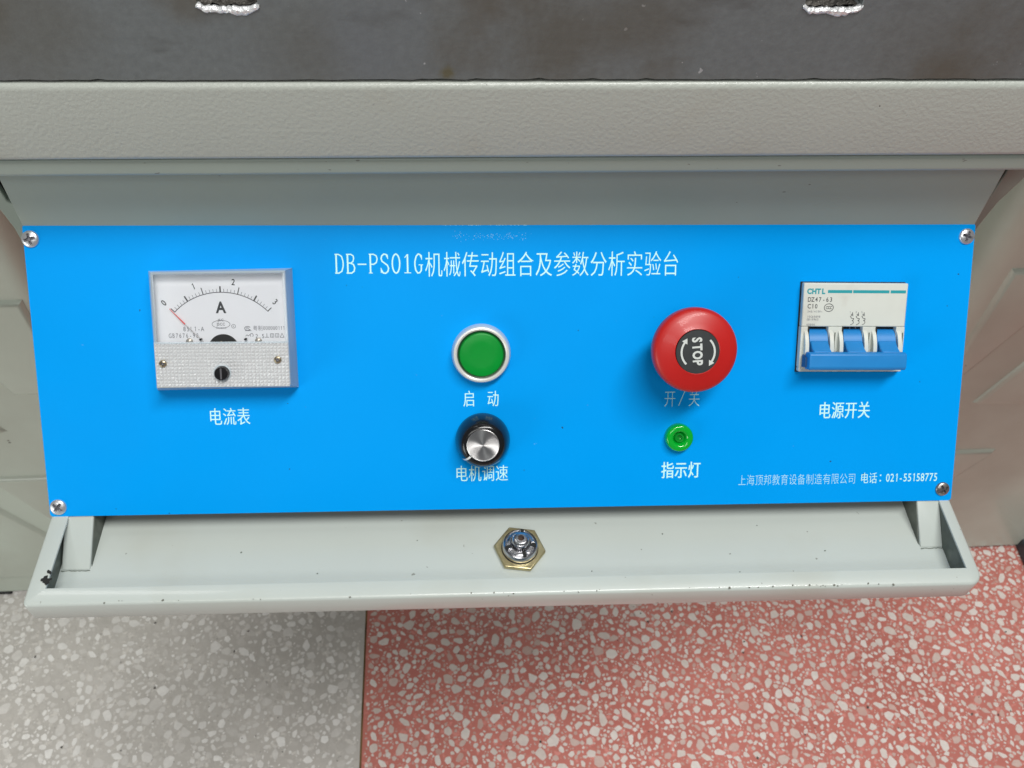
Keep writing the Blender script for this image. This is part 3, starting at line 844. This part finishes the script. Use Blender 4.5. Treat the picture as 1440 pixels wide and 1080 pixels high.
def bar3(p0, p1, w0, w1, n0, n1, th=.3):
    d = Vector((p1[0] - p0[0], p1[1] - p0[1])).normalized(); q = Vector((-d.y, d.x))
    V = []
    for n_ in (0, th):
        V += [aq(p0[0] + q.x * w0, p0[1] + q.y * w0, n0 + n_), aq(p0[0] - q.x * w0, p0[1] - q.y * w0, n0 + n_),
              aq(p1[0] - q.x * w1, p1[1] - q.y * w1, n1 + n_), aq(p1[0] + q.x * w1, p1[1] + q.y * w1, n1 + n_)]
    return V, [(3, 2, 1, 0), (4, 5, 6, 7), (0, 1, 5, 4), (1, 2, 6, 5), (2, 3, 7, 6), (3, 0, 4, 7)]


nd = empty('needle'); nd.parent = am
obj('needle_tip', *bar3((-165.8, 106.2), (-158.8, 98.7), .12, .34, 9.0, 9.3, .15), M['red_ink'], nd)
obj('needle_arm', *bar3((-158.8, 98.7), (-148.0, 87.6), .14, .2, 9.3, 9.6, .15), mat('needle_aluminium', (.62, .60, .60), .4, .5), nd)
for u in (-151.8, -130.4):
    v, f = lathe(mm([(.55, 8), (.55, 10.2), (.4, 10.4), (0, 10.4)]), 14, ((u - AU) / 1000, (91.2 - AV) / 1000)); obj('end_stop', v, f, M['black'], am, smooth=40)
for u in (-157.5, -124.5):
    v, f = lathe(mm([(1.7, 8), (1.6, 8.6), (.9, 9.1), (0, 9.2)]), 20, ((u - AU) / 1000, (90.1 - AV) / 1000)); obj('dial_screw', v, f, mat('dull_tin', (.5, .47, .42), .4, .7), am, smooth=40)
obj('pivot_frame', *[(lambda q: ([aq(*p, 9.0) for p in q], [tuple(range(len(q)))]))([(-145.5, 88.3), (-144.5, 89.4), (-142.0, 90.3), (-140.4, 89.6), (-138.2, 90.2), (-136.8, 88.3)])][0], M['tin'], am)
# ribbed lower cover
u0, u1, v0, v1 = -172.3, -109.0, 68.7, 90.2; nc, nr = 36, 13
rb = random.Random(3); V, F = [], []
cell_u, cell_v = (u1 - u0) / nc, (v1 - v0) / nr
for j in range(nr):
    for i in range(nc):
        a, b_ = u0 + i * cell_u, v0 + j * cell_v; k = len(V); e = .04
        V += [aq(a + e, b_ + e, 14.9), aq(a + cell_u - e, b_ + e, 14.9), aq(a + cell_u - e, b_ + cell_v - e, 14.9), aq(a + e, b_ + cell_v - e, 14.9),
              aq(a + cell_u * rb.uniform(.40, .60), b_ + cell_v * rb.uniform(.40, .60), 14.9 + rb.uniform(.40, .52))]
        F += [(k, k + 1, k + 4), (k + 1, k + 2, k + 4), (k + 2, k + 3, k + 4), (k + 3, k, k + 4)]
k = len(V); V += [aq(u0, v0, 14.86), aq(u1, v0, 14.86), aq(u1, v1, 14.86), aq(u0, v1, 14.86), aq(u0, v0, 12.5), aq(u1, v0, 12.5), aq(u1, v1, 12.5), aq(u0, v1, 12.5)]
F += [(k, k + 1, k + 2, k + 3), (k + 4, k + 5, k + 1, k), (k + 5, k + 6, k + 2, k + 1), (k + 6, k + 7, k + 3, k + 2), (k + 7, k + 4, k, k + 3)]
obj('ribbed_cover', V, F, M['ribbed'], am)
obj('cover_ledge', *join(bar3((u0 + .2, v1 + .2), (u1 - .2, v1 + .2), .35, .35, 14.6, 14.6, .75)), M['acrylic_edge'], am)
obj('inner_block', *prism([aq(u, v_)[:2] for u, v_ in ((-170, 70), (-111, 70), (-111, 88.3), (-170, 88.3))], .0031, .0120, 'z'), mat('meter_inside', (.52, .54, .56), .4, .3), am)
for u, v_, ro in ((-168.6, 80.4, .3), (-114.2, 81.8, 1.0)):
    screw_head('cover_screw', u - AU, v_ - AV, .0018, .0010, M['tin'], am, ro, z0=.0152, cw=.25)
zk = obj('zero_adjuster', *lathe(mm([(4.2, 14.9), (4.2, 15.4), (3.6, 15.5), (3.45, 15.7), (3.4, 17.4), (3.1, 17.9), (0, 18.0)]), 36, ((-140.8 - AU) / 1000, (75.6 - AV) / 1000)), M['black'], am, smooth=30,
         mats=[M['black'], M['acrylic_edge']], mi=[1] * 36 * 2 + [0] * 36 * 4)
v, f = box((-140.8 - AU) / 1000 - .0004, (-140.8 - AU) / 1000 + .0004, (75.6 - AV) / 1000 - .0026, (75.6 - AV) / 1000 + .0026, .0180, .01806)
obj('adjuster_slot', v, f, mat('slot_grey', (.10, .10, .11), .3), zk)

# ============================================================ GREEN START BUTTON
sb = panel_empty('push_button', -15.8, 82.0)
tag(sb, 'round green push button in a satin silver ring, right of the ammeter', 'push button')
obj('bezel_ring', *lathe(mm([(14.9, 0), (14.9, 1.2), (14.4, 3.8), (14.2, 5.6), (13.7, 6.5), (12.9, 6.7), (12.2, 6.3), (11.9, 5.4), (11.8, 2)]), 80), M['satin'], sb, smooth=35)
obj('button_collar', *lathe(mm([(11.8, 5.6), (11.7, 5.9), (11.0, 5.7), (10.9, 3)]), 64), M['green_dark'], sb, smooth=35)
obj('button_cap', *lathe(mm([(11.0, 3), (11.0, 6.2), (10.7, 6.8), (10.2, 7.0), (6, 6.85), (0, 6.8)]), 72), M['green'], sb, smooth=35)

# ============================================================ SPEED KNOB
kb = panel_empty('speed_knob', -15.4, 37.4)
tag(kb, 'glossy black rotary knob with a spun aluminium top, below the green button', 'knob')
obj('knob_skirt', *lathe(mm([(13.4, .3), (13.9, .9), (13.95, 2.6), (13.8, 4.2), (13.4, 6.2), (12.7, 8.6), (11.9, 10.8), (10.9, 12.4), (9.9, 13.3), (8.9, 13.75), (8.2, 13.8), (8.1, 13.4)]), 96), M['black'], kb, smooth=32)
V, F = lathe(mm([(8.15, 13.3), (8.15, 13.95), (7.9, 14.1), (7.4, 14.02), (4, 14.0), (.4, 14.0), (0, 14.0)]), 96)
obj('knob_top', V, F, M['alu'], kb, smooth=32)
ca = math.atan2(28.6 - 37.1, -24.9 + 15.4)
V, F = [], []
for r, z in ((8.5, 13.8), (8.9, 13.76), (9.9, 13.33), (10.9, 12.45), (11.9, 10.85), (12.7, 8.65), (13.4, 6.2), (13.8, 4.3)):
    for s_ in (-.5, .5):
        V.append(((r * math.cos(ca) - s_ * math.sin(ca)) / 1000, (r * math.sin(ca) + s_ * math.cos(ca)) / 1000, (z + .16) / 1000))
for i in range(7): F.append((2 * i, 2 * i + 1, 2 * i + 3, 2 * i + 2))
obj('pointer_line', V, F, mat('pointer_white', (.85, .86, .84), .4), kb)

# ============================================================ EMERGENCY STOP
es = panel_empty('emergency_stop_button', 86.3, 86.3)
tag(es, 'large red mushroom emergency stop button with a black STOP disc', 'emergency stop')
obj('stop_collar', *lathe(mm([(14.5, 0), (14.5, 1.4), (13.6, 2.2), (12.4, 2.4), (12.2, 20.6)]), 64), M['rubber'], es, smooth=35)
obj('mushroom_head', *lathe(mm([(12.2, 20.4), (17.5, 20.8), (19.6, 21.6), (20.5, 23.2), (20.6, 26.0), (20.4, 27.6), (19.8, 28.8), (18.7, 29.6), (16.5, 30.4), (13.5, 31.3), (11.4, 31.9), (10.9, 32.1), (10.65, 31.9), (10.6, 31.3)]), 96), M['red'], es, smooth=35)
dc = empty('legend_disc', (0.0003, -.0002, .0316)); dc.parent = es
obj('disc_face', *lathe(mm([(10.6, -.3), (10.5, 0), (0, .25)]), 64), M['legend'], dc, smooth=35)
ik = Ink(.40)
rt = R_(-86)                                      # the knob has been turned: its word reads downwards
for k, (t_, q) in enumerate(zip('STOP', (-5.2, -1.95, 1.45, 4.75))):
    cx_, cy_ = q * math.cos(rt), q * math.sin(rt)
    ik.text(t_, cx_ * 1.1 - math.sin(rt) * -2.2 - .3, cy_ * 1.1 + math.cos(rt) * -2.2, 5.0, 6.4, off=.040, rot=rt, centre=True)
for c_a, d_ in ((180, 1), (0, 1)):
    A = [(8.0 * math.cos(R_(a)), 8.0 * math.sin(R_(a))) for a in range(c_a + 46, c_a - 35, -8)]
    ik.line(A, .95); e = A[-1]; pr_ = A[-2]; d = Vector((e[0] - pr_[0], e[1] - pr_[1])).normalized(); q = Vector((-d.y, d.x))
    ik.poly([(e[0] + q.x * 1.5, e[1] + q.y * 1.5), (e[0] - q.x * 1.5, e[1] - q.y * 1.5), (e[0] + d.x * 2.5, e[1] + d.y * 2.5)])
ik.build(M['legend_ink'], dc)

# ============================================================ INDICATOR LAMP
il = panel_empty('indicator_light', 86.2, 37.2)
tag(il, 'small unlit green indicator lens below the red stop button', 'indicator light')
obj('lens_flange', *lathe(mm([(7.3, 0), (7.35, 1.2), (7.2, 3.2), (6.8, 4.2), (6.0, 4.7), (4.6, 4.6), (3.7, 4.2), (3.3, 3.4), (3.0, 2.2), (2.6, 1.9)]), 48), M['lamp'], il, smooth=50)
obj('lens_dome', *lathe(mm([(2.9, 1.0), (2.8, 2.4), (2.2, 3.1), (1.5, 3.0), (1.1, 2.0), (0, 1.7)]), 40), M['lamp_core'], il, smooth=50)
obj('lens_backing', *lathe(mm([(6.9, .15), (4.0, .3), (0, .35)]), 32), mat('green_reflector', (.02, .35, .03), .4), il)

# ============================================================ CIRCUIT BREAKER
BU, BV = 173.5, 94.0
br = panel_empty('circuit_breaker', BU, BV, R_(-.6))
tag(br, 'white three-pole circuit breaker with a linked blue toggle bar', 'circuit breaker')
q = lambda u, v_: ((u - BU) / 1000, (v_ - BV) / 1000)
v, f = prism([q(146.15, 70.6), q(200.5, 70.6), q(200.5, 116.9), q(146.15, 116.9)], .0001, .0007, 'z'); obj('panel_cutout', v, f, M['dark'], br)
# front moulding with three openings
L0, R0, B0, T0 = 146.5, 200.3, 71.3, 116.5
opens = [(150.6, 160.6), (168.3, 178.4), (185.8, 195.9)]; ob, ot = 73.6, 94.4
us = [L0] + [x for o2 in opens for x in o2] + [R0]; V, F = [], []
parts = [box(*[c / 1000 for c in (L0 - BU, R0 - BU)], (ot - BV) / 1000, (T0 - BV) / 1000, .0008, .0046),
         box(*[c / 1000 for c in (L0 - BU, R0 - BU)], (B0 - BV) / 1000, (ob - BV) / 1000, .0008, .0046)]
obj('breaker_face', *parts[0], M['abs'], br, bevel=.0006)
obj('breaker_foot', *parts[1], M['abs'], br, bevel=.0005)
for k in range(0, 8, 2):
    v, f = box((us[k] - BU) / 1000, (us[k + 1] - BU) / 1000, (ob - BV) / 1000 + 2e-5, (ot - BV) / 1000 - 2e-5, .0008, .0045)
    obj('pole_web', v, f, M['abs'], br, bevel=.0002)
v, f = box((L0 + .5 - BU) / 1000, (R0 - .5 - BU) / 1000, (B0 + .5 - BV) / 1000, (T0 - .5 - BV) / 1000, .00075, .0012); obj('slot_back', v, f, M['dark'], br)
cvz = (82.5 - BV) / 1000
for k, (a, b_) in enumerate(opens):
    x0, x1 = (a - BU) / 1000, (b_ - BU) / 1000
    for cx0, cx1 in ((x0 - .0026, x0 - .0007), (x1 + .0002, x1 + .0022)):       # rounded cheeks either side
        pts = [(cvz + .0118 * math.cos(R_(t_)), .0005 + .0074 * math.sin(R_(t_))) for t_ in range(28, 181, 8)]
        pts = [p for p in pts if p[0] < .0003 + (ot - BV) / 1000 + .003]
        pts = [(min(p[0], (ot - BV) / 1000 + .0008), p[1]) for p in pts] + [(pts[-1][0], .001), (pts[0][0], .001)]
        v, f = prism(pts, cx0, cx1, 'x'); obj('cheek', v, f, M['abs'], br, bevel=.0003, smooth=40)
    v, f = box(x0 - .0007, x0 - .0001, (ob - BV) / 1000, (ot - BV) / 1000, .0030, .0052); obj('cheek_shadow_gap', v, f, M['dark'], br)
    gx = x1 + .0032
    v, f = box(gx, gx + .0006, (74.5 - BV) / 1000, (91.5 - BV) / 1000, .0046, .00464); obj('pole_seam', v, f, M['inside'], br)
    tg = empty('toggle'); tg.parent = br
    pts = [(cvz + .0108 * math.cos(R_(t_)), -.0004 + .0068 * math.sin(R_(t_))) for t_ in range(0, 181, 10)]
    v, f = prism(pts, x0 + .0002, x1 - .0001, 'x'); obj('toggle_barrel', v, f, M['toggle'], tg, smooth=40, bevel=.0002)
    v, f = prism([((87.5 - BV) / 1000, .0060), ((84.5 - BV) / 1000, .0088), ((82.5 - BV) / 1000, .0118), ((75.5 - BV) / 1000, .0118), ((75.5 - BV) / 1000, .0045), ((86.5 - BV) / 1000, .0040)],
                 x0 + .0004, x1 - .0003, 'x'); obj('toggle_lever', v, f, M['toggle'], tg, bevel=.0007, seg=3)
v, f = prism([((82.2 - BV) / 1000, .0085), ((82.4 - BV) / 1000, .0128), ((81.6 - BV) / 1000, .0144), ((75.0 - BV) / 1000, .0148), ((73.6 - BV) / 1000, .0138), ((73.4 - BV) / 1000, .0082)],
             (148.0 - BU) / 1000, (197.8 - BU) / 1000, 'x'); obj('tie_bar', v, f, M['toggle'], br, bevel=.0006, seg=3)
v, f = prism([((80.5 - BV) / 1000, .0060), ((79.5 - BV) / 1000, .0110), ((74.6 - BV) / 1000, .0110), ((73.9 - BV) / 1000, .0060)], (147.2 - BU) / 1000, (149.6 - BU) / 1000, 'x')
obj('bar_clip', v, f, mat('toggle_dark', (.02, .09, .24), .5), br, bevel=.0003)
te = Ink(4.66); bl = Ink(4.66); gr_ = Ink(4.66); P = lambda u, v_: (u - BU, v_ - BV)
te.text('CHTL', P(148.2, 111.1)[0], P(0, 111.1)[1], 3.3, 3.6, 2.45, .05)
te.poly([P(158.9, 111.5), P(171.4, 111.5), P(171.4, 113.0), P(158.9, 113.0)])
te.poly([P(171.9, 111.5), P(190.6, 111.5), P(190.6, 113.0), P(171.9, 113.0)])
te.poly([P(191.3, 111.5), P(199.2, 111.5), P(199.2, 113.0), P(191.3, 113.0)])
te.build(M['teal'], br)
bl.text('DZ47-63', P(148.7, 0)[0], P(0, 107.1)[1], 2.6, 3.2, 1.86, .012)
bl.text('C10', P(148.8, 0)[0], P(0, 103.7)[1], 2.7, 3.2, 1.85, .012)
bl.line([P(159.9 + 2.35 * math.cos(R_(t_)), 104.1 + 1.95 * math.sin(R_(t_))) for t_ in range(0, 360, 20)], .32, True)
bl.text('CCC', P(159.9, 0)[0], P(0, 103.4)[1], 1.7, 2.1, 1.05, .02, centre=True)
for t_, v_ in (('340/415V~', 101.6), ('IEC60898', 99.0), ('GB10963', 97.6), ('6000A', 95.0)):
    gr_.text(t_, P(148.9, 0)[0], P(0, v_)[1], 1.3, 1.45, .88, .012)
for k in range(3):
    u = 171.9 + 3.0 * k
    gr_.text('135'[k], P(u - 1.0, 0)[0], P(0, 101.4)[1], 1.3, 1.5); gr_.text('246'[k], P(u - .8, 0)[0], P(0, 93.4)[1], 1.3, 1.5)
    bl.line([P(u + .5, 101.8), P(u + .5, 100.7)], .3)
    bl.line([P(u - .3, 100.9), P(u + 1.0, 99.9)], .25); bl.line([P(u - .2, 99.9), P(u + .9, 100.9)], .25)
    bl.line([P(u - .6, 99.9), P(u + .2, 98.7)], .28)
    bl.line([P(u + .2, 98.7), P(u + 1.2, 98.7), P(u + 1.2, 97.9), P(u + .4, 97.7)], .28)
    bl.line([P(u + .4, 97.7)] + [P(u + .5 + .8 * math.cos(R_(t_)), 96.7 + .9 * math.sin(R_(t_))) for t_ in range(70, -91, -30)] + [P(u - .2, 95.4)], .28)
bl.build(M['print'], br); gr_.build(M['print_soft'], br)
